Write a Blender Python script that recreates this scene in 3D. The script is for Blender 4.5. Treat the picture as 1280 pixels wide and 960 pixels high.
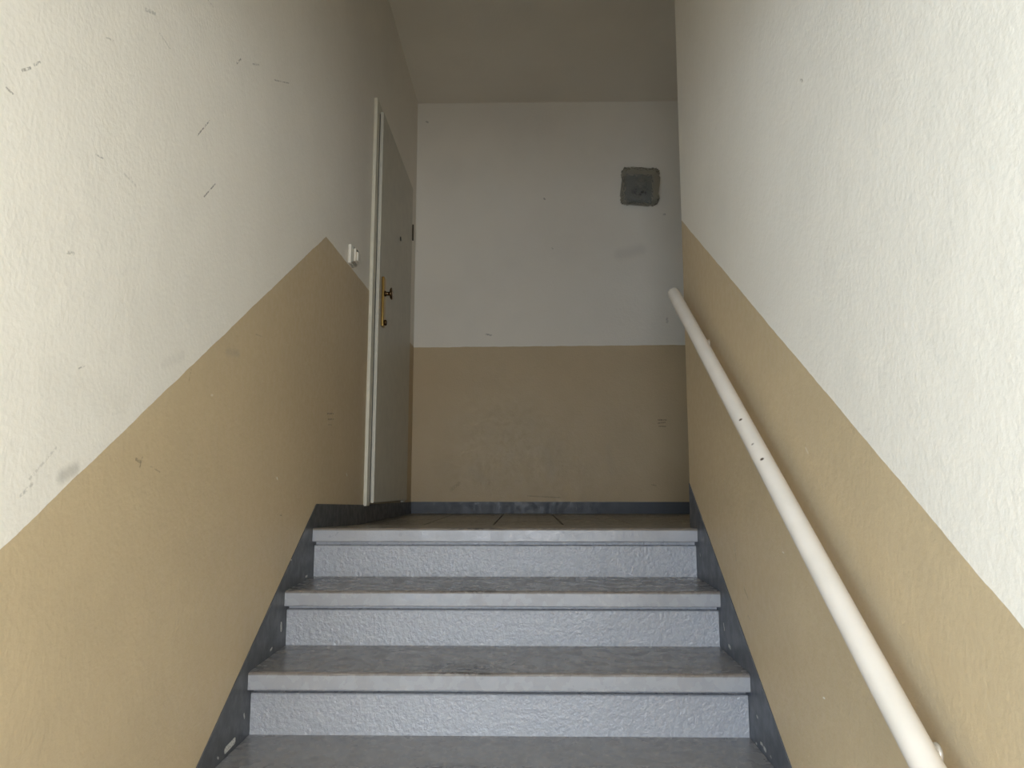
import bpy, bmesh, math, random
from mathutils import Vector, Matrix

for o in list(bpy.data.objects):
    bpy.data.objects.remove(o, do_unlink=True)
S = bpy.context.scene
C = S.collection
random.seed(7)

# ------------------------------------------------------------------ camera
F_PX, PITCH, YAW = 962.9, 0.1358, 0.0187
cp, sp, cy, sy = math.cos(PITCH), math.sin(PITCH), math.cos(YAW), math.sin(YAW)
FWD = Vector((-sy * cp, cy * cp, sp)); RIGHT = Vector((cy, sy, 0)); UP = RIGHT.cross(FWD)
cam_d = bpy.data.cameras.new('camera')
cam_d.sensor_width = 36.0
cam_d.lens = F_PX / 1280.0 * 36.0
cam_d.clip_start = 0.02
cam = bpy.data.objects.new('camera', cam_d); C.objects.link(cam)
m = Matrix((RIGHT, UP, -FWD)).transposed().to_4x4()
cam.matrix_world = m
S.camera = cam

# ------------------------------------------------------------------ world, daylight, exposure
w = bpy.data.worlds.new('world'); S.world = w; w.use_nodes = True
bg = w.node_tree.nodes['Background']
bg.inputs[0].default_value = (0.75, 0.87, 1.0, 1); bg.inputs[1].default_value = 1.0
# unseen hall behind the viewer: left window daylight, plus added right window and pane
DOOR_Y = -1.45
HXL, HXR, YL0 = -2.0, 1.55, -0.10    # the entrance hall is wider than the stairs: its two sides, and where the stairwell walls begin
WINS = [  # x0, x1, z0, z1, watts, colour
    (-1.80, -0.72, -0.80, 0.62, 86.0, (0.56, 0.76, 1.0)),
    (0.62, 1.20, -0.80, 0.62, 54.0, (0.78, 0.89, 1.0)),  # right window is added, to brighten the left stairwell wall
]
ADDED_PANE = (-0.36, 0.26, -0.28, 0.37, 36.0, (0.86, 0.91, 1.0))   # glazing added to the unseen entrance door to light risers and back wall
for (wx0, wx1, wz0, wz1, watts, colr) in WINS + [ADDED_PANE]:
    ld = bpy.data.lights.new('window_and_fill_light', 'AREA')
    ld.shape = 'RECTANGLE'; ld.size = wx1 - wx0 - 0.1; ld.size_y = wz1 - wz0 - 0.1
    ld.energy = watts; ld.color = colr
    lo = bpy.data.objects.new('window_and_fill_light', ld); C.objects.link(lo)
    lo.location = ((wx0 + wx1) / 2, DOOR_Y - 0.10, (wz0 + wz1) / 2)
    lo.rotation_euler = (math.radians(90), 0, 0)       # faces +y, into the hall
vs = S.view_settings
vs.view_transform = 'Standard'; vs.look = 'None'; vs.gamma = 1.0; vs.use_curve_mapping = False
vs.exposure = 0.11
try:
    S.cycles.use_denoising = True
    S.cycles.max_bounces = 12; S.cycles.diffuse_bounces = 9
except Exception:
    pass

# ------------------------------------------------------------------ dimensions (metres, camera eye at the origin)
XL, XR = -0.7263, 0.5755            # faces of the two stairwell walls
Y0, Z0, G, H = 2.0671, -0.4705, 0.2824, 0.17
TN, INSET, RISE = 0.045, 0.027, 0.0086
YB, ZC, ZLAND = 4.881, 2.579, -0.150
ZHALL = Z0 - 7 * H
YEND = 2.752                        # free end of the right-hand wall
XFAR = 1.85
ZW = 0.911                          # top of the tan paint on the landing
ZBB = -0.078


def ray(px, py):
    return FWD + RIGHT * ((px - 640) / F_PX) - UP * ((py - 480) / F_PX)


def on_x(px, py, x):
    r = ray(px, py); return r * (x / r.x)


def on_y(px, py, y):
    r = ray(px, py); return r * (y / r.y)


# ------------------------------------------------------------------ material helpers
class NT:
    def __init__(s, name):
        s.m = bpy.data.materials.new(name); s.m.use_nodes = True
        s.t = s.m.node_tree; s.n = s.t.nodes; s.l = s.t.links
        s.b = s.n['Principled BSDF']

    def new(s, typ, **kw):
        n = s.n.new(typ)
        for k, v in kw.items():
            setattr(n, k, v)
        return n

    def put(s, inp, v):
        if isinstance(v, bpy.types.NodeSocket):
            s.l.new(v, inp)
        elif v is not None:
            inp.default_value = v

    def math(s, op, a, b=None, c=None, clamp=False):
        n = s.new('ShaderNodeMath', operation=op, use_clamp=clamp)
        s.put(n.inputs[0], a); s.put(n.inputs[1], b); s.put(n.inputs[2], c)
        return n.outputs[0]

    def vmath(s, op, a, b=None):
        n = s.new('ShaderNodeVectorMath', operation=op)
        s.put(n.inputs[0], a); s.put(n.inputs[1], b)
        return n

    def coord(s):
        return s.new('ShaderNodeTexCoord').outputs['Object']

    def xyz(s, v):
        n = s.new('ShaderNodeSeparateXYZ'); s.l.new(v, n.inputs[0]); return n.outputs

    def noise(s, vec, scale, detail=2.0, rough=0.5, stretch=None):
        if stretch:
            mp = s.new('ShaderNodeMapping'); s.l.new(vec, mp.inputs[0]); mp.inputs['Scale'].default_value = stretch
            vec = mp.outputs[0]
        n = s.new('ShaderNodeTexNoise'); s.l.new(vec, n.inputs['Vector'])
        n.inputs['Scale'].default_value = scale; n.inputs['Detail'].default_value = detail
        n.inputs['Roughness'].default_value = rough
        return n.outputs['Fac']

    def ramp(s, v, lo, hi, a=0.0, b=1.0):
        n = s.new('ShaderNodeMapRange'); n.clamp = True
        n.interpolation_type = 'SMOOTHSTEP'
        s.put(n.inputs[0], v)
        for i, x in enumerate((lo, hi, a, b)):
            s.put(n.inputs[i + 1], x)
        return n.outputs[0]

    def mix(s, f, a, b):
        n = s.new('ShaderNodeMix', data_type='RGBA')
        s.put(n.inputs[0], f)
        s.put(n.inputs[6], a if isinstance(a, bpy.types.NodeSocket) else (*a, 1))
        s.put(n.inputs[7], b if isinstance(b, bpy.types.NodeSocket) else (*b, 1))
        return n.outputs[2]

    def bump(s, h, dist, strength=1.0, prev=None):
        n = s.new('ShaderNodeBump'); n.inputs['Distance'].default_value = dist
        n.inputs['Strength'].default_value = strength
        s.l.new(h, n.inputs['Height'])
        if prev:
            s.l.new(prev, n.inputs['Normal'])
        return n.outputs[0]

    def streak(s, vec, a, b, rad, soft=0.4):
        """mask of a short stroke from point a to point b (world metres)"""
        a = Vector(a); b = Vector(b); ba = b - a
        d = s.vmath('SUBTRACT', vec, a).outputs[0]
        if ba.length > 1e-5:
            h = s.vmath('DOT_PRODUCT', d, ba / ba.length_squared).outputs['Value']
            h = s.math('ADD', h, 0.0, clamp=True)
            sc = s.new('ShaderNodeVectorMath', operation='SCALE')
            sc.inputs[0].default_value = ba; s.l.new(h, sc.inputs['Scale'])
            d = s.vmath('SUBTRACT', d, sc.outputs[0]).outputs[0]
        ln = s.vmath('LENGTH', d).outputs['Value']
        return s.ramp(ln, rad * soft, rad, 1.0, 0.0)

    def done(s, color, rough=0.5, normal=None, spec=0.5, metal=0.0):
        s.put(s.b.inputs['Base Color'], color if isinstance(color, bpy.types.NodeSocket) else (*color, 1))
        s.put(s.b.inputs['Roughness'], rough)
        s.put(s.b.inputs['Specular IOR Level'], spec)
        s.put(s.b.inputs['Metallic'], metal)
        if normal:
            s.l.new(normal, s.b.inputs['Normal'])
        return s.m


WHITE = (0.84, 0.785, 0.685)
TAN = (0.56, 0.435, 0.265)
SKIRT = (0.078, 0.080, 0.084)


def wall_mat(name, mode, marks=(), chips=(), smudges=()):
    n = NT(name)
    co = n.coord(); x, y, z = n.xyz(co)
    col = n.mix(n.ramp(n.noise(co, 1.7, 3, 0.6), 0.35, 0.7), WHITE, tuple(c * 0.95 for c in WHITE))
    if mode:
        if mode == 'left':
            line = n.math('MULTIPLY_ADD', y, 0.6143, 0.907 - 0.6143 * 2.682)
            line = n.math('MINIMUM', line, ZW)
        elif mode == 'right':
            line = n.math('MULTIPLY_ADD', y, 0.6300, 0.968 - 0.63 * 2.724)
        else:
            line = n.math('MULTIPLY_ADD', x, 0.006, ZW)
        wob = n.math('MULTIPLY_ADD', n.noise(co, 9.0, 4, 0.6), 0.010, -0.005)
        dist = n.math('SUBTRACT', n.math('ADD', line, wob), z)
        dado = n.ramp(dist, -0.0008, 0.0008)
        tan = n.mix(n.ramp(n.noise(co, 2.3, 4, 0.6), 0.35, 0.7), TAN, tuple(c * 0.93 for c in TAN))
        col = n.mix(dado, col, tan)
    brk = n.ramp(n.noise(co, 160.0, 2, 0.7), 0.40, 0.56)
    for (a, b, r, amt) in marks:
        col = n.mix(n.math('MULTIPLY', n.math('MULTIPLY', n.streak(co, a, b, r), brk), amt), col, (0.09, 0.075, 0.055))
    for (a, b, r, amt) in smudges:
        col = n.mix(n.math('MULTIPLY', n.streak(co, a, b, r, 0.1), amt), col, (0.30, 0.28, 0.24))
    for (a, b, r, amt) in chips:
        col = n.mix(n.math('MULTIPLY', n.streak(co, a, b, r, 0.7), amt), col, (0.80, 0.78, 0.70))
    h1 = n.noise(co, 95.0, 3, 0.55); h2 = n.noise(co, 14.0, 3, 0.5)
    nb = n.bump(h1, 0.0032, 0.36); nb = n.bump(h2, 0.006, 0.25, nb)
    return n.done(col, n.ramp(n.noise(co, 40, 2), 0.3, 0.7, 0.42, 0.58), nb, 0.4)


def enamel(name, color, wear=None, rough=0.35, coarse=60.0, dist=0.003, chips=(), strength=0.5):
    n = NT(name); co = n.coord()
    col = n.mix(n.ramp(n.noise(co, 5.0, 4, 0.65), 0.3, 0.75), color, tuple(c * 0.92 for c in color))
    for (a, b, r, amt) in chips:
        brk = n.ramp(n.noise(co, 220.0, 2, 0.7), 0.34, 0.44)
        col = n.mix(n.math('MULTIPLY', n.math('MULTIPLY', n.streak(co, a, b, r, 0.75), brk), amt), col, (0.62, 0.60, 0.54))
    if wear == 'tread':
        x, y, z = n.xyz(co)
        nz = n.noise(co, 22.0, 4, 0.7, (0.25, 1, 1))
        edge = n.ramp(n.math('ADD', y, n.math('MULTIPLY', nz, 0.020)), 0.013, 0.022, 1.0, 0.0)
        edge = n.math('MULTIPLY', edge, n.ramp(n.math('ADD', z, n.math('MULTIPLY', nz, 0.006)), -0.006, -0.002))
        front = n.ramp(y, 0.0012, 0.003, 1.0, 0.0)
        front = n.math('MULTIPLY', front, n.ramp(z, -0.008, -0.006, 1.0, 0.0))
        col = n.mix(front, col, n.mix(n.noise(co, 7.0, 3), (0.31, 0.308, 0.318), (0.275, 0.272, 0.28)))
        col = n.mix(n.math('MULTIPLY', edge, 0.75), col, (0.15, 0.12, 0.095))
        sp_ = n.ramp(n.noise(co, 38.0, 5, 0.75, (0.7, 1.4, 1)), 0.49, 0.54)
        ell = n.math('ADD', n.math('POWER', n.math('DIVIDE', n.math('ADD', x, 0.09), 0.13), 2.0),
                     n.math('POWER', n.math('DIVIDE', n.math('ADD', y, -0.05), 0.075), 2.0))
        patch = n.ramp(ell, 0.1, 1.3, 1.0, 0.0)
        rare = n.ramp(n.noise(co, 70.0, 3, 0.6), 0.74, 0.76)
        k = n.math('MAXIMUM', n.math('MULTIPLY', sp_, patch), n.math('MULTIPLY', rare, 0.5))
        k = n.math('MULTIPLY', k, n.ramp(z, -0.006, -0.003))
        col = n.mix(n.math('MULTIPLY', k, 0.8), col, (0.025, 0.022, 0.02))
    if wear == 'grime':
        x, y, z = n.xyz(co)
        st = n.noise(co, 6.0, 5, 0.7, (1, 6, 1))
        col = n.mix(n.ramp(st, 0.45, 0.7, 0.0, 0.6), col, (0.10, 0.085, 0.065))
    h1 = n.noise(co, coarse, 4, 0.6); h2 = n.noise(co, 9.0, 2, 0.5)
    nb = n.bump(h1, dist, strength); nb = n.bump(h2, 0.003, 0.3, nb)
    return n.done(col, n.ramp(n.noise(co, 25.0, 3), 0.3, 0.7, rough - 0.07, rough + 0.1), nb, 0.5)


def simple(name, color, rough=0.5, metal=0.0, bump_scale=None, dist=0.0008, spec=0.5, vary=0.08):
    n = NT(name); co = n.coord()
    col = n.mix(n.ramp(n.noise(co, 18.0, 3), 0.3, 0.7), color, tuple(c * (1 - vary) for c in color))
    nb = n.bump(n.noise(co, bump_scale, 3), dist, 0.5) if bump_scale else None
    return n.done(col, rough, nb, spec, metal)


# ------------------------------------------------------------------ mesh helpers
def link(name, me, mat, parent=None):
    o = bpy.data.objects.new(name, me); C.objects.link(o)
    if mat:
        me.materials.append(mat)
    if parent:
        o.parent = parent
    return o


def from_bm(name, bm, mat, parent=None, smooth=False):
    bmesh.ops.recalc_face_normals(bm, faces=bm.faces)
    me = bpy.data.meshes.new(name); bm.to_mesh(me); bm.free()
    if smooth:
        for p in me.polygons:
            p.use_smooth = True
    return link(name, me, mat, parent)


def add_box(bm, x0, x1, y0, y1, z0, z1, bev=0.0, seg=2):
    g = bmesh.ops.create_cube(bm, size=1.0)
    vs_ = g['verts']
    for v in vs_:
        v.co = Vector(((x0 + x1) / 2 + v.co.x * (x1 - x0), (y0 + y1) / 2 + v.co.y * (y1 - y0), (z0 + z1) / 2 + v.co.z * (z1 - z0)))
    if bev > 0:
        es = list({e for v in vs_ for e in v.link_edges})
        bmesh.ops.bevel(bm, geom=es, offset=bev, segments=seg, affect='EDGES', profile=0.5)


def box(name, x0, x1, y0, y1, z0, z1, mat, parent=None, bev=0.0, seg=2):
    bm = bmesh.new(); add_box(bm, x0, x1, y0, y1, z0, z1, bev, seg)
    return from_bm(name, bm, mat, parent, smooth=False)


def prism_x(name, pts, x0, x1, mat, parent=None):
    """polygon in (y, z) extruded from x0 to x1"""
    bm = bmesh.new()
    a = [bm.verts.new((x0, p[0], p[1])) for p in pts]; b = [bm.verts.new((x1, p[0], p[1])) for p in pts]
    bm.faces.new(a); bm.faces.new(b[::-1])
    for i in range(len(pts)):
        j = (i + 1) % len(pts); bm.faces.new((a[i], a[j], b[j], b[i]))
    return from_bm(name, bm, mat, parent)


def add_lathe(bm, prof, origin, axis, seg=24, sy=1.0):
    """profile [(distance along axis, radius)] revolved about axis"""
    axis = Vector(axis).normalized()
    u = axis.orthogonal().normalized(); v = axis.cross(u)
    if abs(axis.x) > 0.9:
        u = Vector((0, 1, 0)); v = Vector((0, 0, 1))
    rings = []
    for d, r in prof:
        rings.append([bm.verts.new(Vector(origin) + axis * d + u * (r * sy * math.cos(2 * math.pi * k / seg)) + v * (r * math.sin(2 * math.pi * k / seg))) for k in range(seg)])
    for A, B in zip(rings, rings[1:]):
        for k in range(seg):
            bm.faces.new((A[k], A[(k + 1) % seg], B[(k + 1) % seg], B[k]))
    bm.faces.new(rings[0][::-1]); bm.faces.new(rings[-1])


def lathe(name, prof, origin, axis, mat, parent=None, seg=24, sy=1.0):
    bm = bmesh.new(); add_lathe(bm, prof, origin, axis, seg, sy)
    o = from_bm(name, bm, mat, parent, smooth=True)
    return o


def add_tube(bm, pts, r, seg=16):
    pts = [Vector(p) for p in pts]; rings = []
    ref = Vector((1, 0.1, 0.05)).normalized()
    for i, p in enumerate(pts):
        t = (pts[min(i + 1, len(pts) - 1)] - pts[max(i - 1, 0)]).normalized()
        u = (ref - t * ref.dot(t))
        if u.length < 0.2:
            u = Vector((0, 0, 1)) - t * t.z
        u.normalize(); v = t.cross(u)
        rings.append([bm.verts.new(p + u * (r * math.cos(2 * math.pi * k / seg)) + v * (r * math.sin(2 * math.pi * k / seg))) for k in range(seg)])
    for A, B in zip(rings, rings[1:]):
        for k in range(seg):
            bm.faces.new((A[k], A[(k + 1) % seg], B[(k + 1) % seg], B[k]))
    bm.faces.new(rings[0][::-1]); bm.faces.new(rings[-1])


def tag(o, label, cat, kind=None, group=None):
    o['label'] = label; o['category'] = cat
    if kind:
        o['kind'] = kind
    if group:
        o['group'] = group
    return o


def empty(name, loc=(0, 0, 0)):
    o = bpy.data.objects.new(name, None); C.objects.link(o); o.location = loc; o.empty_display_size = 0.1
    return o


def under(child, parent):
    """parent while keeping the child's world-space vertices"""
    child.parent = parent
    child.matrix_parent_inverse = Matrix.Translation(-Vector(parent.location))
    return child


# ------------------------------------------------------------------ materials
def seg_on(fn, plane, a, b, r, amt):
    return (fn(*a, plane), fn(*b, plane), r, amt)


L = lambda a, b, r, amt=0.8: seg_on(on_x, XL, a, b, r, amt)
R = lambda a, b, r, amt=0.8: seg_on(on_x, XR, a, b, r, amt)
B = lambda a, b, r, amt=0.8: seg_on(on_y, YB, a, b, r, amt)
left_marks = [L((296, 79), (301, 74), .004), L((316, 80), (324, 81), .003, .5), L((343, 100), (361, 104), .0025, .6),
              L((247, 169), (262, 151), .0026, .7), L((255, 246), (269, 230), .0026, .7),
              L((28, 88), (38, 85), .003, .55), L((43, 81), (50, 78), .003, .55), L((8, 110), (18, 119), .0025, .5),
              L((182, 12), (194, 17), .005, .35), L((133, 47), (142, 51), .002, .4), L((120, 193), (130, 199), .002, .45),
              L((200, 42), (214, 63), .003, .25), L((155, 217), (170, 232), .003, .2), L((260, 0), (266, 8), .003, .3),
              L((170, 574), (177, 578), .0045, .5), L((178, 571), (175, 584), .003, .6), L((188, 583), (200, 590), .002, .4),
              L((409, 517), (417, 517), .004, .8), L((410, 524), (417, 524), .004, .8), L((410, 531), (415, 531), .003, .6),
              L((98, 461), (106, 457), .002, .5), L((236, 478), (239, 462), .003, .3), L((350, 644), (352, 644), .003, .8),
              L((320, 418), (328, 421), .003, .35), L((26, 620), (40, 605), .004, .3), L((36, 600), (70, 560), .003, .22),
              L((82, 315), (92, 317), .004, .4)]
left_smudge = [L((77, 596), (94, 586), .018, .45), L((284, 440), (298, 442), .016, .28), L((205, 455), (228, 445), .018, .12),
               L((60, 470), (150, 500), .05, .06)]
left_chips = [L((346, 597), (347, 599), .004), L((433, 592), (434, 595), .004), L((160, 430), (161, 433), .003, .5),
              L((264, 494), (266, 494), .003, .4)]
right_marks = [R((1001, 100), (1003, 101), .004, .6), R((918, 680), (920, 700), .006, .3), R((930, 735), (935, 748), .006, .3),
               R((935, 770), (938, 775), .004, .35), R((1062, 532), (1068, 540), .006, .18)]
right_chips = [R((1240, 209), (1242, 210), .002), R((1029, 872), (1031, 873), .002, .9), R((1010, 566), (1007, 560), .003, .3),
               R((978, 690), (980, 691), .002, .6)]
back_marks = [B((823, 525), (833, 525), .006, .9), B((823, 529), (831, 528), .005, .9), B((824, 533), (832, 533), .005, .7),
              B((533, 152), (535, 153), .008, .6), B((680, 248), (681, 249), .008, .7), B((608, 418), (614, 419), .008, .6),
              B((834, 398), (834, 403), .010, .4), B((830, 268), (831, 268), .010, .5), B((660, 620), (700, 622), .005, .5),
              B((815, 606), (820, 607), .006, .6), B((690, 310), (691, 311), .006, .5), B((564, 612), (574, 604), .015, .25)]
back_smudge = [B((775, 318), (800, 312), .06, .16), B((680, 565), (690, 590), .05, .10), B((590, 590), (605, 600), .06, .10),
               B((760, 560), (765, 590), .04, .10)]

M = {}
M['wall_l'] = wall_mat('plaster_left', 'left', left_marks, left_chips, left_smudge)
M['wall_r'] = wall_mat('plaster_right', 'right', right_marks, right_chips)
M['wall_b'] = wall_mat('plaster_back', 'back', back_marks, (), back_smudge)
M['wall'] = wall_mat('plaster_plain', None)
M['ceiling'] = wall_mat('plaster_ceiling', None)
Ls = lambda a, b, r, amt=0.9: seg_on(on_x, XL + .003, a, b, r, amt)
Rs = lambda a, b, r, amt=0.9: seg_on(on_x, XR - .003, a, b, r, amt)
M['skirt_l'] = enamel('skirting_paint_left', SKIRT, None, 0.42, 45, 0.002, chips=[
    Ls((351.5, 780), (351.5, 787), .0075), Ls((338, 813), (340, 810), .004), Ls((282, 938), (293, 926), .009),
    Ls((305, 893), (305.5, 897), .004), Ls((272, 947), (273, 948), .003), Ls((363.5, 697), (364.5, 700), .0035, .6),
    Ls((382, 721), (384, 720), .004, .9)])
M['skirt_r'] = enamel('skirting_paint_right', (0.092, 0.098, 0.112), None, 0.42, 45, 0.002, chips=[
    Rs((904.5, 780), (905.5, 787), .0045), Rs((911, 807), (913, 810), .0055), Rs((946, 895), (947, 897), .0035),
    Rs((951, 929), (953, 931), .0045), Rs((955, 935), (957, 938), .0055), Rs((945, 929), (946, 930), .0035),
    Rs((875, 692), (875.5, 695), .0035, .7), Rs((963, 945), (964, 947), .003, .7)])
M['skirt_b'] = enamel('skirting_paint_back', (0.075, 0.085, 0.10), None, 0.45, 45, 0.002)
M['riser'] = enamel('riser_enamel', (0.318, 0.318, 0.332), None, 0.27, 80, 0.0048, strength=0.8)
M['tread'] = enamel('tread_enamel', (0.245, 0.24, 0.245), 'tread', 0.25, 45, 0.0012, strength=0.35)
M['slab'] = enamel('landing_enamel', (0.235, 0.22, 0.20), 'tread', 0.34, 50, 0.002)
M['tile'] = enamel('landing_tile_enamel', (0.20, 0.185, 0.165), 'grime', 0.33, 40, 0.0015)
M['screed'] = simple('dark_screed', (0.03, 0.028, 0.026), 0.8, 0, 60)
M['rail'] = simple('cream_enamel', (0.74, 0.665, 0.57), 0.27, 0, 30, 0.0006)
M['steel'] = simple('painted_steel', (0.70, 0.66, 0.58), 0.3, 0.2)
M['doorpaint'] = simple('door_paint', (0.66, 0.61, 0.48), 0.40, 0, 40, 0.0008)
M['leafpaint'] = simple('door_leaf_paint', (0.57, 0.53, 0.43), 0.42, 0, 22, 0.0010)
M['brass'] = simple('aged_brass', (0.50, 0.33, 0.11), 0.30, 1.0, 60, 0.0003)
M['darkbrass'] = simple('dark_bronze', (0.16, 0.10, 0.05), 0.22, 1.0)
M['hinge'] = simple('dark_hinge_metal', (0.16, 0.14, 0.11), 0.4, 0.5)
M['black'] = simple('black_hole', (0.012, 0.010, 0.008), 0.4)
M['plastic'] = simple('ivory_plastic', (0.72, 0.66, 0.55), 0.35)
M['plastic2'] = simple('grey_plastic', (0.36, 0.33, 0.26), 0.45)
M['wood'] = simple('entrance_door_varnish', (0.36, 0.22, 0.10), 0.4)
M['hallfloor'] = enamel('hall_floor_enamel', (0.30, 0.28, 0.25), 'grime', 0.35, 40, 0.0015)

# ------------------------------------------------------------------ room shell
T = 0.16
tag(box('wall_left', XL - T, XL, YL0, YB + T, ZHALL - 0.1, ZC, M['wall_l']),
    'left stairwell wall, white plaster above a tan painted dado that slopes with the stairs', 'wall', 'structure')
tag(box('wall_right', XR, XR + T, YL0, YEND, ZHALL - 0.1, ZC, M['wall_r']),
    'right stairwell wall behind the handrail, white plaster above a sloping tan dado', 'wall', 'structure')
tag(box('wall_back', XL, XFAR, YB, YB + T, ZLAND - 0.2, ZC, M['wall_b']),
    'wall at the end of the landing with square lamp, white above tan dado', 'wall', 'structure')
tag(box('wall_landing_side', XFAR, XFAR + T, YEND - T, YB + T, ZLAND - 0.2, ZC, M['wall']),
    'plain white side wall of the landing round the corner', 'wall', 'structure')
tag(box('wall_landing_front', XR + T, XFAR, YEND - T, YEND, ZLAND - 0.2, ZC, M['wall']),
    'plain white wall of the landing behind the stairwell wall', 'wall', 'structure')
YS1, ZH = 3.45, 0.85                 # unseen soffit, shaped to keep light off the upper landing: starts at YS1, runs down to the hall ceiling at ZH
YS0 = YS1 - (ZC - ZH) / 0.6143
tag(box('ceiling', XL - T, XFAR + T, YS1, YB + T, ZC, ZC + 0.15, M['ceiling']),
    'flat white plaster ceiling above the landing', 'ceiling', 'structure')
tag(box('ceiling_landing_side', XR, XFAR + T, YEND - T, YS1, ZC, ZC + 0.15, M['ceiling']),
    'flat white ceiling above the part of the landing round the corner', 'ceiling', 'structure')
tag(prism_x('ceiling_stairs', [(YS0, ZH), (YS1, ZC), (YS1, ZC + 0.15), (YS0, ZH + 0.15)], XL - T, XR + 0.002, M['ceiling']),
    'unseen white plaster soffit sloping above the stairs, shaped to block light', 'ceiling', 'structure')
tag(box('ceiling_hall', HXL - T, HXR + T, DOOR_Y - T, YS0, ZH, ZH + 0.15, M['ceiling']),
    'flat white ceiling of the entrance hall', 'ceiling', 'structure')
bm = bmesh.new()
xe = [HXL, WINS[0][0], WINS[0][1], -0.55, 0.45, WINS[1][0], WINS[1][1], HXR]
for i in range(0, len(xe), 2):
    add_box(bm, xe[i], xe[i + 1], DOOR_Y - T, DOOR_Y, ZHALL - 0.1, ZH)
add_box(bm, -0.55, 0.45, DOOR_Y - T, DOOR_Y, 0.45, ZH)
for (wx0, wx1, wz0, wz1, _, _) in WINS:
    add_box(bm, wx0, wx1, DOOR_Y - T, DOOR_Y, wz1, ZH)
    add_box(bm, wx0, wx1, DOOR_Y - T, DOOR_Y, ZHALL - 0.1, wz0)
tag(from_bm('wall_front', bm, M['wall']), 'plain white entrance wall with a window and an added light opening at the stair foot', 'wall', 'structure')
for sd, hx, name in ((-1, HXL, 'left'), (1, HXR, 'right')):
    tag(box('wall_hall_' + name, min(hx, hx + sd * T), max(hx, hx + sd * T), DOOR_Y - T, YL0 + T, ZHALL - 0.1, ZH, M['wall']),
        'plain white %s side wall of the entrance hall' % name, 'wall', 'structure')
tag(box('wall_hall_return_left', HXL, XL - T, YL0, YL0 + T, ZHALL - 0.1, ZH, M['wall']),
    'plain white wall of the entrance hall left of the stair foot', 'wall', 'structure')
tag(box('wall_hall_return_right', XR + T, HXR, YL0, YL0 + T, ZHALL - 0.1, ZH, M['wall']),
    'plain white wall of the entrance hall right of the stair foot', 'wall', 'structure')
tag(box('floor_hall', HXL, HXR, DOOR_Y, YL0, ZHALL - 0.1, ZHALL, M['hallfloor']),
    'grey floor of the entrance hall at the foot of the stairs', 'floor', 'structure')
tag(box('floor_stair_foot', XL, XR, YL0, Y0 - 6 * G + INSET + 0.02, ZHALL - 0.1, ZHALL, M['hallfloor']),
    'grey floor strip right under the lowest step', 'floor', 'structure')
for i, (wx0, wx1, wz0, wz1, _, _) in enumerate(WINS):
    bm = bmesh.new()
    add_box(bm, wx0, wx0 + 0.05, DOOR_Y - 0.09, DOOR_Y + 0.012, wz0, wz1, 0.004)
    add_box(bm, wx1 - 0.05, wx1, DOOR_Y - 0.09, DOOR_Y + 0.012, wz0, wz1, 0.004)
    add_box(bm, wx0 + 0.05, wx1 - 0.05, DOOR_Y - 0.09, DOOR_Y + 0.012, wz1 - 0.05, wz1, 0.004)
    add_box(bm, wx0 + 0.05, wx1 - 0.05, DOOR_Y - 0.09, DOOR_Y + 0.012, wz0, wz0 + 0.05, 0.004)
    tag(from_bm('window_%d' % (i + 1), bm, M['doorpaint']), 'white framed window in the entrance wall, %s of the entrance door' % ('left', 'right')[i], 'window', 'structure')
bm = bmesh.new()
add_box(bm, -0.55, ADDED_PANE[0], DOOR_Y - 0.02, DOOR_Y + 0.02, ZHALL, 0.45, 0.003)
add_box(bm, ADDED_PANE[1], 0.45, DOOR_Y - 0.02, DOOR_Y + 0.02, ZHALL, 0.45, 0.003)
add_box(bm, ADDED_PANE[0], ADDED_PANE[1], DOOR_Y - 0.02, DOOR_Y + 0.02, ZHALL, ADDED_PANE[2], 0.003)
add_box(bm, ADDED_PANE[0], ADDED_PANE[1], DOOR_Y - 0.02, DOOR_Y + 0.02, ADDED_PANE[3], 0.45, 0.003)
d2 = tag(from_bm('door_2', bm, M['wood']), 'closed brown entrance door with a glazed upper half added for light, between the two hall windows', 'door', 'structure')
lathe('door_knob', [(0, 0.012), (0.03, 0.010), (0.035, 0.026), (0.05, 0.026), (0.056, 0.012)], (0.36, DOOR_Y + 0.02, ZHALL + 1.03), (0, 1, 0), M['brass'], d2)

# landing: screed, then tiles
bm = bmesh.new()
add_box(bm, XL, XFAR, 3.30, YB, ZLAND - 0.12, ZLAND - 0.009)
add_box(bm, XR + 0.001, XFAR, YEND + 0.001, 3.30, ZLAND - 0.12, ZLAND - 0.009)
fl = tag(from_bm('floor', bm, M['screed']), 'grey-brown painted tile floor of the landing', 'floor', 'structure')
JX = [-0.142 + 0.298 * k for k in range(-2, 7)]
xs = [XL + 0.004] + [x for x in JX if XL + 0.05 < x < XFAR - 0.05] + [XFAR]
ys = [3.302] + [3.302 + 0.30 * k for k in range(1, 6)] + [YB - 0.012]
gap = 0.0032
tile_cache = {}
cells = [(xs[i], xs[i + 1], ys[j], ys[j + 1]) for i in range(len(xs) - 1) for j in range(len(ys) - 1)]
side = [XR + 0.001] + [x for x in JX if XR + 0.06 < x < XFAR - 0.05] + [XFAR]      # the part of the landing round the corner
cells += [(side[i], side[i + 1], ya, yb_) for i in range(len(side) - 1) for ya, yb_ in ((YEND + 0.001, 3.002), (3.002, 3.302))]
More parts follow.
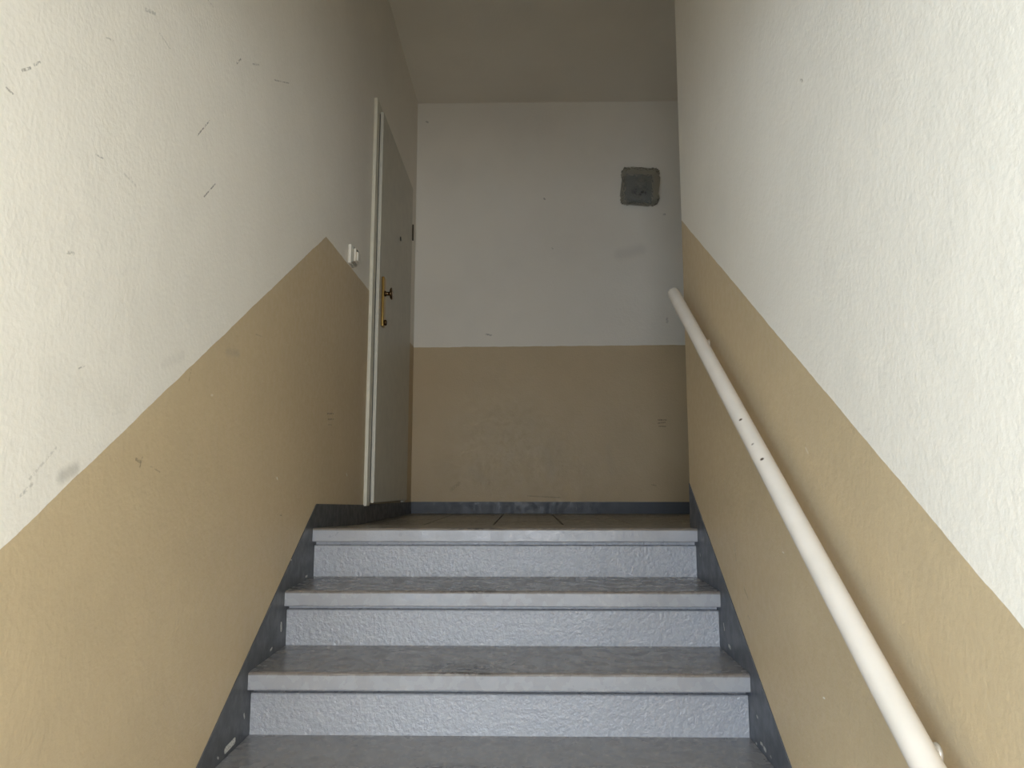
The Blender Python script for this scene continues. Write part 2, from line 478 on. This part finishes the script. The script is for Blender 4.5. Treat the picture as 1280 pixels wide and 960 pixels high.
for (xa, xb, ya, yb_) in cells:
        wx, wy = xb - xa - 2 * gap, yb_ - ya - 2 * gap
        key = (round(wx, 3), round(wy, 3))
        if key not in tile_cache:
            bm = bmesh.new(); add_box(bm, -wx / 2, wx / 2, -wy / 2, wy / 2, -0.008, 0.0, 0.0015, 1)
            me = bpy.data.meshes.new('floor_tile'); bm.to_mesh(me); bm.free(); me.materials.append(M['tile'])
            tile_cache[key] = me
        t = bpy.data.objects.new('floor_tile', tile_cache[key]); C.objects.link(t); t.parent = fl
        t.location = ((xa + xb) / 2, (ya + yb_) / 2, ZLAND + random.uniform(-0.0008, 0.0008))

# ------------------------------------------------------------------ staircase
st = tag(empty('staircase', ((XL + XR) / 2, Y0 - 6 * G, ZHALL)),
         'grey enamelled concrete stairs with thick overhanging treads between the painted walls', 'stairs')
sx0, sx1 = XL + 0.004, XR - 0.004


def make_tread(k, depth, mat, RISE=RISE):
    """slab with origin at the middle of its front top edge; top rises a little towards the back"""
    bm = bmesh.new()
    nx = 28; hw = (sx1 - sx0) / 2
    bev = 0.006
    prof = [(depth, -TN), (0.002, -TN), (0.0, -TN + 0.003), (0.0, -bev), (0.0015, -bev * .4), (bev, 0.0005), (depth * .5, RISE * .5), (depth, RISE)]
    rnd = random.Random(100 + k)
    rows = []
    for i in range(nx + 1):
        x = -hw + 2 * hw * i / nx
        j1, j2 = rnd.uniform(-.0011, .0011), rnd.uniform(-.0009, .0009)
        row = []
        for q, (yy, zz) in enumerate(prof):
            dy = j1 if 1 <= q <= 5 else 0; dz = j2 if q in (1, 2, 4, 5) else 0
            row.append(bm.verts.new((x, yy + dy, zz + dz)))
        rows.append(row)
    for A, Bq in zip(rows, rows[1:]):
        for q in range(len(prof)):
            q2 = (q + 1) % len(prof)
            bm.faces.new((A[q], A[q2], Bq[q2], Bq[q]))
    bm.faces.new(rows[0]); bm.faces.new(rows[-1][::-1])
    o = from_bm('tread', bm, mat)
    o.location = ((sx0 + sx1) / 2, Y0 + k * G, Z0 + k * H)
    under(o, st)
    return o


def make_riser(k):
    """riser standing on tread k, below tread k+1"""
    bm = bmesh.new()
    yf = Y0 + (k + 1) * G + INSET
    zb = Z0 + k * H + RISE - 0.001 if k > -7 else ZHALL
    zt = Z0 + (k + 1) * H - TN
    # front face stops a little below the tread, leaving an added groove that makes the contact shadow and dirt line
    hw_ = (sx1 - sx0) / 2; hh = zt - zb
    prof = [(0, 0), (0, hh - 0.016), (0.003, hh - 0.013), (0.022, hh - 0.012), (0.022, hh), (0.05, hh), (0.05, 0)]
    a = [bm.verts.new((-hw_, p[0], p[1])) for p in prof]; b = [bm.verts.new((hw_, p[0], p[1])) for p in prof]
    bm.faces.new(a); bm.faces.new(b[::-1])
    for i in range(len(prof)):
        j = (i + 1) % len(prof); bm.faces.new((a[i], a[j], b[j], b[i]))
    o = from_bm('riser', bm, M['riser'])
    o.location = ((sx0 + sx1) / 2, yf, zb)
    return under(o, st)


for k in range(-6, 2):
    make_tread(k, G + INSET + 0.004, M['tread'])
make_tread(2, 3.298 - (Y0 + 2 * G), M['slab'], ZLAND + 0.001 - (Z0 + 2 * H))
for k in range(-7, 2):
    make_riser(k)

# ------------------------------------------------------------------ painted skirtings
s = 0.6143
def lz(y): return -0.050 + s * (y - 2.676)
tag(prism_x('baseboard_left', [(0.30, lz(0.30)), (2.676, -0.050), (3.43, -0.068), (YB - 0.001, ZBB), (YB - 0.001, ZLAND - 0.03), (2.9, ZLAND - 0.06), (2.70, lz(2.70) - 0.46), (0.62, lz(0.62) - 0.46), (0.42, ZHALL + 0.001), (0.30, ZHALL + 0.001)],
           XL, XL + 0.003, M['skirt_l']),
    'dark grey painted skirting sloping up the left wall beside the steps and under the white door', 'skirting', 'structure')
def rz(y): return -0.135 + 0.641 * (y - 2.508)
tag(prism_x('baseboard_right', [(0.30, rz(0.30)), (YEND, rz(YEND)), (YEND, ZLAND - 0.03), (2.70, rz(2.70) - 0.46), (0.62, rz(0.62) - 0.46), (0.42, ZHALL + 0.001), (0.30, ZHALL + 0.001)],
           XR - 0.003, XR, M['skirt_r']),
    'blue-grey painted skirting sloping up the right wall under the handrail', 'skirting', 'structure')
bm = bmesh.new()
add_box(bm, XL + 0.003, XFAR, YB - 0.004, YB, ZLAND - 0.009, ZBB)
tag(from_bm('baseboard_back', bm, M['skirt_b']), 'blue-grey painted skirting along the foot of the landing end wall', 'skirting', 'structure')

# ------------------------------------------------------------------ handrail
RXC = 0.515; RR = 0.0208
pa = on_x(841.5, 365, RXC); pb = on_x(1160, 960, RXC)
d = (pa - pb).normalized()
top = pa; low = pb - d * 0.95
hr = tag(empty('handrail', (XR, low.y, low.z)), 'cream painted tubular handrail running up the right stairwell wall', 'handrail')
bm = bmesh.new()
Lr = (top - low).length
prof = [(0, RR * .55), (0.004, RR * .85), (0.010, RR)]
prof += [(0.010 + (Lr - 0.03) * i / 30, RR) for i in range(1, 31)]
prof += [(Lr - 0.010, RR * .96), (Lr - 0.004, RR * .80), (Lr, RR * .45)]
add_lathe(bm, prof, low, d, 32)
rail = under(from_bm('rail', bm, M['rail'], None, True), hr)


def rail_at(y):
    t = (y - low.y) / d.y; return low + d * t


def bracket(y, zw):
    p = rail_at(y); q = Vector((XR, y, zw))
    bm = bmesh.new()
    pts = [p + Vector((0, 0, -RR * .6))]
    n = 8
    a = Vector((p.x, y, p.z - RR)); c = Vector((p.x, y, zw)); e = Vector((XR - 0.004, y, zw))
    for i in range(n + 1):
        t = i / n
        pts.append(a * (1 - t) ** 2 + c * 2 * t * (1 - t) + e * t ** 2)
    add_tube(bm, pts, 0.006, 12)
    b = under(from_bm('bracket', bm, M['steel'], None, True), hr)
    r = lathe('wall_rosette', [(0, 0.0145), (0.003, 0.0148), (0.006, 0.013), (0.009, 0.009)], q, (-1, 0, 0), M['steel'])
    r.parent = b; r.matrix_parent_inverse = (Matrix.Translation(-Vector(hr.location))).copy() if False else b.matrix_world.inverted() if False else Matrix.Identity(4)
    return b


for y in (0.42, 1.150, 2.395):
    p = rail_at(y); bracket(y, p.z - 0.072)
# small chips in the rail paint
nt = NT('cream_enamel_chipped'); co = nt.coord()
col = nt.mix(nt.ramp(nt.noise(co, 12.0, 3), 0.3, 0.7), (0.72, 0.655, 0.575), (0.68, 0.62, 0.54))
for (px, py) in [(941.8, 556.5), (952.5, 574), (926, 525), (1081, 798), (1072, 783)]:
    c0 = on_x(px, py, RXC - RR * 0.55)
    col = nt.mix(nt.streak(co, c0, c0, 0.006 if py < 600 else 0.004), col, (0.10, 0.07, 0.05))
nb = nt.bump(nt.noise(co, 25.0, 3), 0.0006, 0.5)
rail.data.materials[0] = nt.done(col, 0.27, nb)

# ------------------------------------------------------------------ flat door on the landing
DY = lambda y, z: y + 0.012 * (z - 0.9)
yn, yf_ = 3.462, 4.555              # outer edges of the casing
zt, zb = 1.868, -0.074
CW, CPR, LPR = 0.062, 0.016, 0.033
dr = tag(empty('door_1', (XL, (yn + yf_) / 2, zb)), 'off-white flush flat door in a narrow casing on the left of the landing', 'door', 'structure')


def shear(o):
    for v in o.data.vertices:
        v.co.y += 0.012 * (v.co.z - 0.9)
    return o


bm = bmesh.new()
add_box(bm, XL, XL + CPR, yn, yn + CW, zb, zt, 0.002)
fr = under(shear(from_bm('door_jamb', bm, M['doorpaint'])), dr)
bm = bmesh.new(); add_box(bm, XL, XL + CPR, yf_ - CW, yf_, zb, zt, 0.002)
under(shear(from_bm('door_jamb', bm, M['doorpaint'])), dr)
bm = bmesh.new(); add_box(bm, XL, XL + CPR - 0.0005, yn + CW, yf_ - CW, zt - CW + 0.012, zt, 0.002)
under(shear(from_bm('door_head', bm, M['doorpaint'])), dr)
ly0, ly1 = yn + 0.072, yf_ - 0.045
bm = bmesh.new(); add_box(bm, XL + CPR + 0.0005, XL + LPR, ly0, ly1, zb + 0.012, zt - 0.036, 0.0025)
leaf = under(shear(from_bm('door_leaf', bm, M['leafpaint'])), dr)
bm = bmesh.new(); add_box(bm, XL + 0.003, XL + CPR + 0.0005, yn + CW, yf_ - CW, zb + 0.02, zt - CW + 0.012)
under(shear(from_bm('door_rebate', bm, M['black'])), dr)


def on_leaf(o):
    o.parent = leaf
    return o


LX = XL + LPR
hy = 3.612
on_leaf(box('handle_plate', LX, LX + 0.013, hy - 0.024, hy + 0.024, 0.772, 1.015, M['brass'], None, 0.0045, 3))
kz = 0.935
on_leaf(lathe('door_knob', [(0, 0.014), (0.004, 0.014), (0.006, 0.010), (0.020, 0.009), (0.024, 0.013), (0.026, 0.024), (0.030, 0.030), (0.034, 0.029), (0.037, 0.020), (0.038, 0.006)],
              (LX + 0.013, hy, kz), (1, 0, 0), M['darkbrass'], None, 28))
on_leaf(lathe('key_cylinder', [(0, 0.014), (0.009, 0.014), (0.012, 0.010)], (LX + 0.013, hy, 0.792), (1, 0, 0), M['darkbrass'], None, 20))
on_leaf(box('key_slot', LX + 0.0245, LX + 0.0255, hy - 0.0015, hy + 0.0015, 0.786, 0.798, M['black']))
on_leaf(lathe('peephole', [(0, 0.013), (0.003, 0.013), (0.004, 0.009)], (LX, 4.10, 1.372), (1, 0, 0), M['black'], None, 20))
for hz in (1.555,):
    bm = bmesh.new()
    add_lathe(bm, [(0, 0.006), (0.002, 0.0055), (0.098, 0.0055), (0.100, 0.004)], (LX + 0.003, ly1 + 0.010 + 0.012 * (hz - .9), hz - 0.05), (0, 0, 1), 14)
    on_leaf(from_bm('hinge', bm, M['hinge'], None, True))

# ------------------------------------------------------------------ light switch beside the door
sw = tag(empty('light_switch', (XL, 3.075, 0.955)), 'ivory surface-mounted light switch on the left wall just above the tan paint', 'switch')
y0s, y1s, z0s, z1s = 3.035, 3.118, 0.9165, 0.995
under(box('switch_box', XL, XL + 0.012, y0s, y1s, z0s, z1s, M['plastic'], None, 0.002), sw)
under(box('switch_frame', XL + 0.012, XL + 0.020, y0s + 0.006, y1s - 0.006, z0s + 0.005, z1s - 0.006, M['plastic2'], None, 0.0015), sw)
under(box('switch_cover', XL + 0.020, XL + 0.029, y0s + 0.010, y1s - 0.008, z0s + 0.010, z1s - 0.014, M['plastic'], None, 0.003), sw)
bm = bmesh.new(); add_box(bm, XL + 0.029, XL + 0.037, y0s + 0.020, y1s - 0.018, z0s + 0.014, z1s - 0.026, 0.003, 3)
under(from_bm('rocker', bm, M['plastic']), sw)
under(box('indicator_window', XL + 0.0285, XL + 0.031, y0s + 0.022, y1s - 0.024, z1s - 0.0262, z1s - 0.0165, M['black']), sw)
for i in range(3):
    under(box('vent_rib', XL + 0.003, XL + 0.011, y0s + 0.012 + 0.022 * i, y0s + 0.024 + 0.022 * i, z0s - 0.003, z0s, M['plastic2']), sw)

# ------------------------------------------------------------------ square glass wall lamp
lc = (on_y(777, 206, YB - 0.06) + on_y(826, 208, YB - 0.06) + on_y(776, 254, YB - 0.06) + on_y(824, 257, YB - 0.06)) / 4
wl = tag(empty('wall_lamp', (lc.x, YB, lc.z)), 'unlit square wall lamp with bumpy grey ice-glass shade on the landing end wall', 'lamp')
hw = 0.124
bm = bmesh.new(); add_box(bm, -0.092, 0.080, -0.018, 0.0, -0.088, 0.080, 0.006)
plate = from_bm('base_plate', bm, simple('lamp_plate', (0.17, 0.22, 0.28), 0.5, 0.3)); plate.parent = wl
bm = bmesh.new(); add_lathe(bm, [(0, 0.02), (0.02, 0.02), (0.025, 0.016), (0.03, 0.03), (0.038, 0.036), (0.045, 0.03), (0.05, 0.012)], (0, -0.018, 0.012), (0, -1, 0), 18)
bulb = from_bm('bulb', bm, simple('bulb_glass', (0.30, 0.33, 0.36), 0.2), None, True); bulb.parent = wl
# shade: superellipse rings, pebbled
bm = bmesh.new()
rnd = random.Random(5)
SEG = 96
prof = [(0.000, 0.95), (0.010, 0.985), (0.025, 1.0), (0.045, 1.0), (0.058, 0.975), (0.068, 0.93), (0.075, 0.86), (0.079, 0.76), (0.081, 0.62), (0.082, 0.46), (0.0825, 0.30), (0.0828, 0.14)]
rings = []
for dpt, sc in prof:
    ring = []
    for k in range(SEG):
        a = 2 * math.pi * k / SEG
        ca, sa = math.cos(a), math.sin(a); e = 2 / 7.0
        x = math.copysign(abs(ca) ** e, ca) * hw * sc; z = math.copysign(abs(sa) ** e, sa) * hw * sc
        amp = 0.0042 if dpt < 0.08 else 0.0020
        b_ = 1 + (amp * math.sin(k * 1.57) + rnd.uniform(-1, 1) * amp * .8) / hw
        ring.append(bm.verts.new((x * b_ + (z * .02), -dpt + rnd.uniform(-.0016, .0016), z * b_)))
    rings.append(ring)
for A, Bq in zip(rings, rings[1:]):
    for k in range(SEG):
        bm.faces.new((A[k], A[(k + 1) % SEG], Bq[(k + 1) % SEG], Bq[k]))
cv = bm.verts.new((0, -0.083, 0))
for k in range(SEG):
    bm.faces.new((rings[-1][k], rings[-1][(k + 1) % SEG], cv))
g = NT('ice_glass'); co = g.coord()
vor = g.new('ShaderNodeTexVoronoi'); g.l.new(co, vor.inputs['Vector']); vor.inputs['Scale'].default_value = 75.0
x, y, z = g.xyz(co)
bug = g.math('MULTIPLY', g.ramp(g.noise(co, 55.0, 3, 0.7), 0.50, 0.62), g.streak(co, (-0.03, -0.08, -0.065), (0.045, -0.08, -0.06), 0.05, 0.05))
tr = g.mix(bug, (0.56, 0.53, 0.44), (0.03, 0.03, 0.025))
g.done(tr, 0.27, g.bump(vor.outputs['Distance'], 0.006, 0.8), 0.5)
g.put(g.b.inputs['Transmission Weight'], 0.72); g.put(g.b.inputs['IOR'], 1.4)
shade = from_bm('glass_shade', bm, g.m, None, True); shade.parent = wl
wl.rotation_euler = (0, math.radians(2.2), 0)
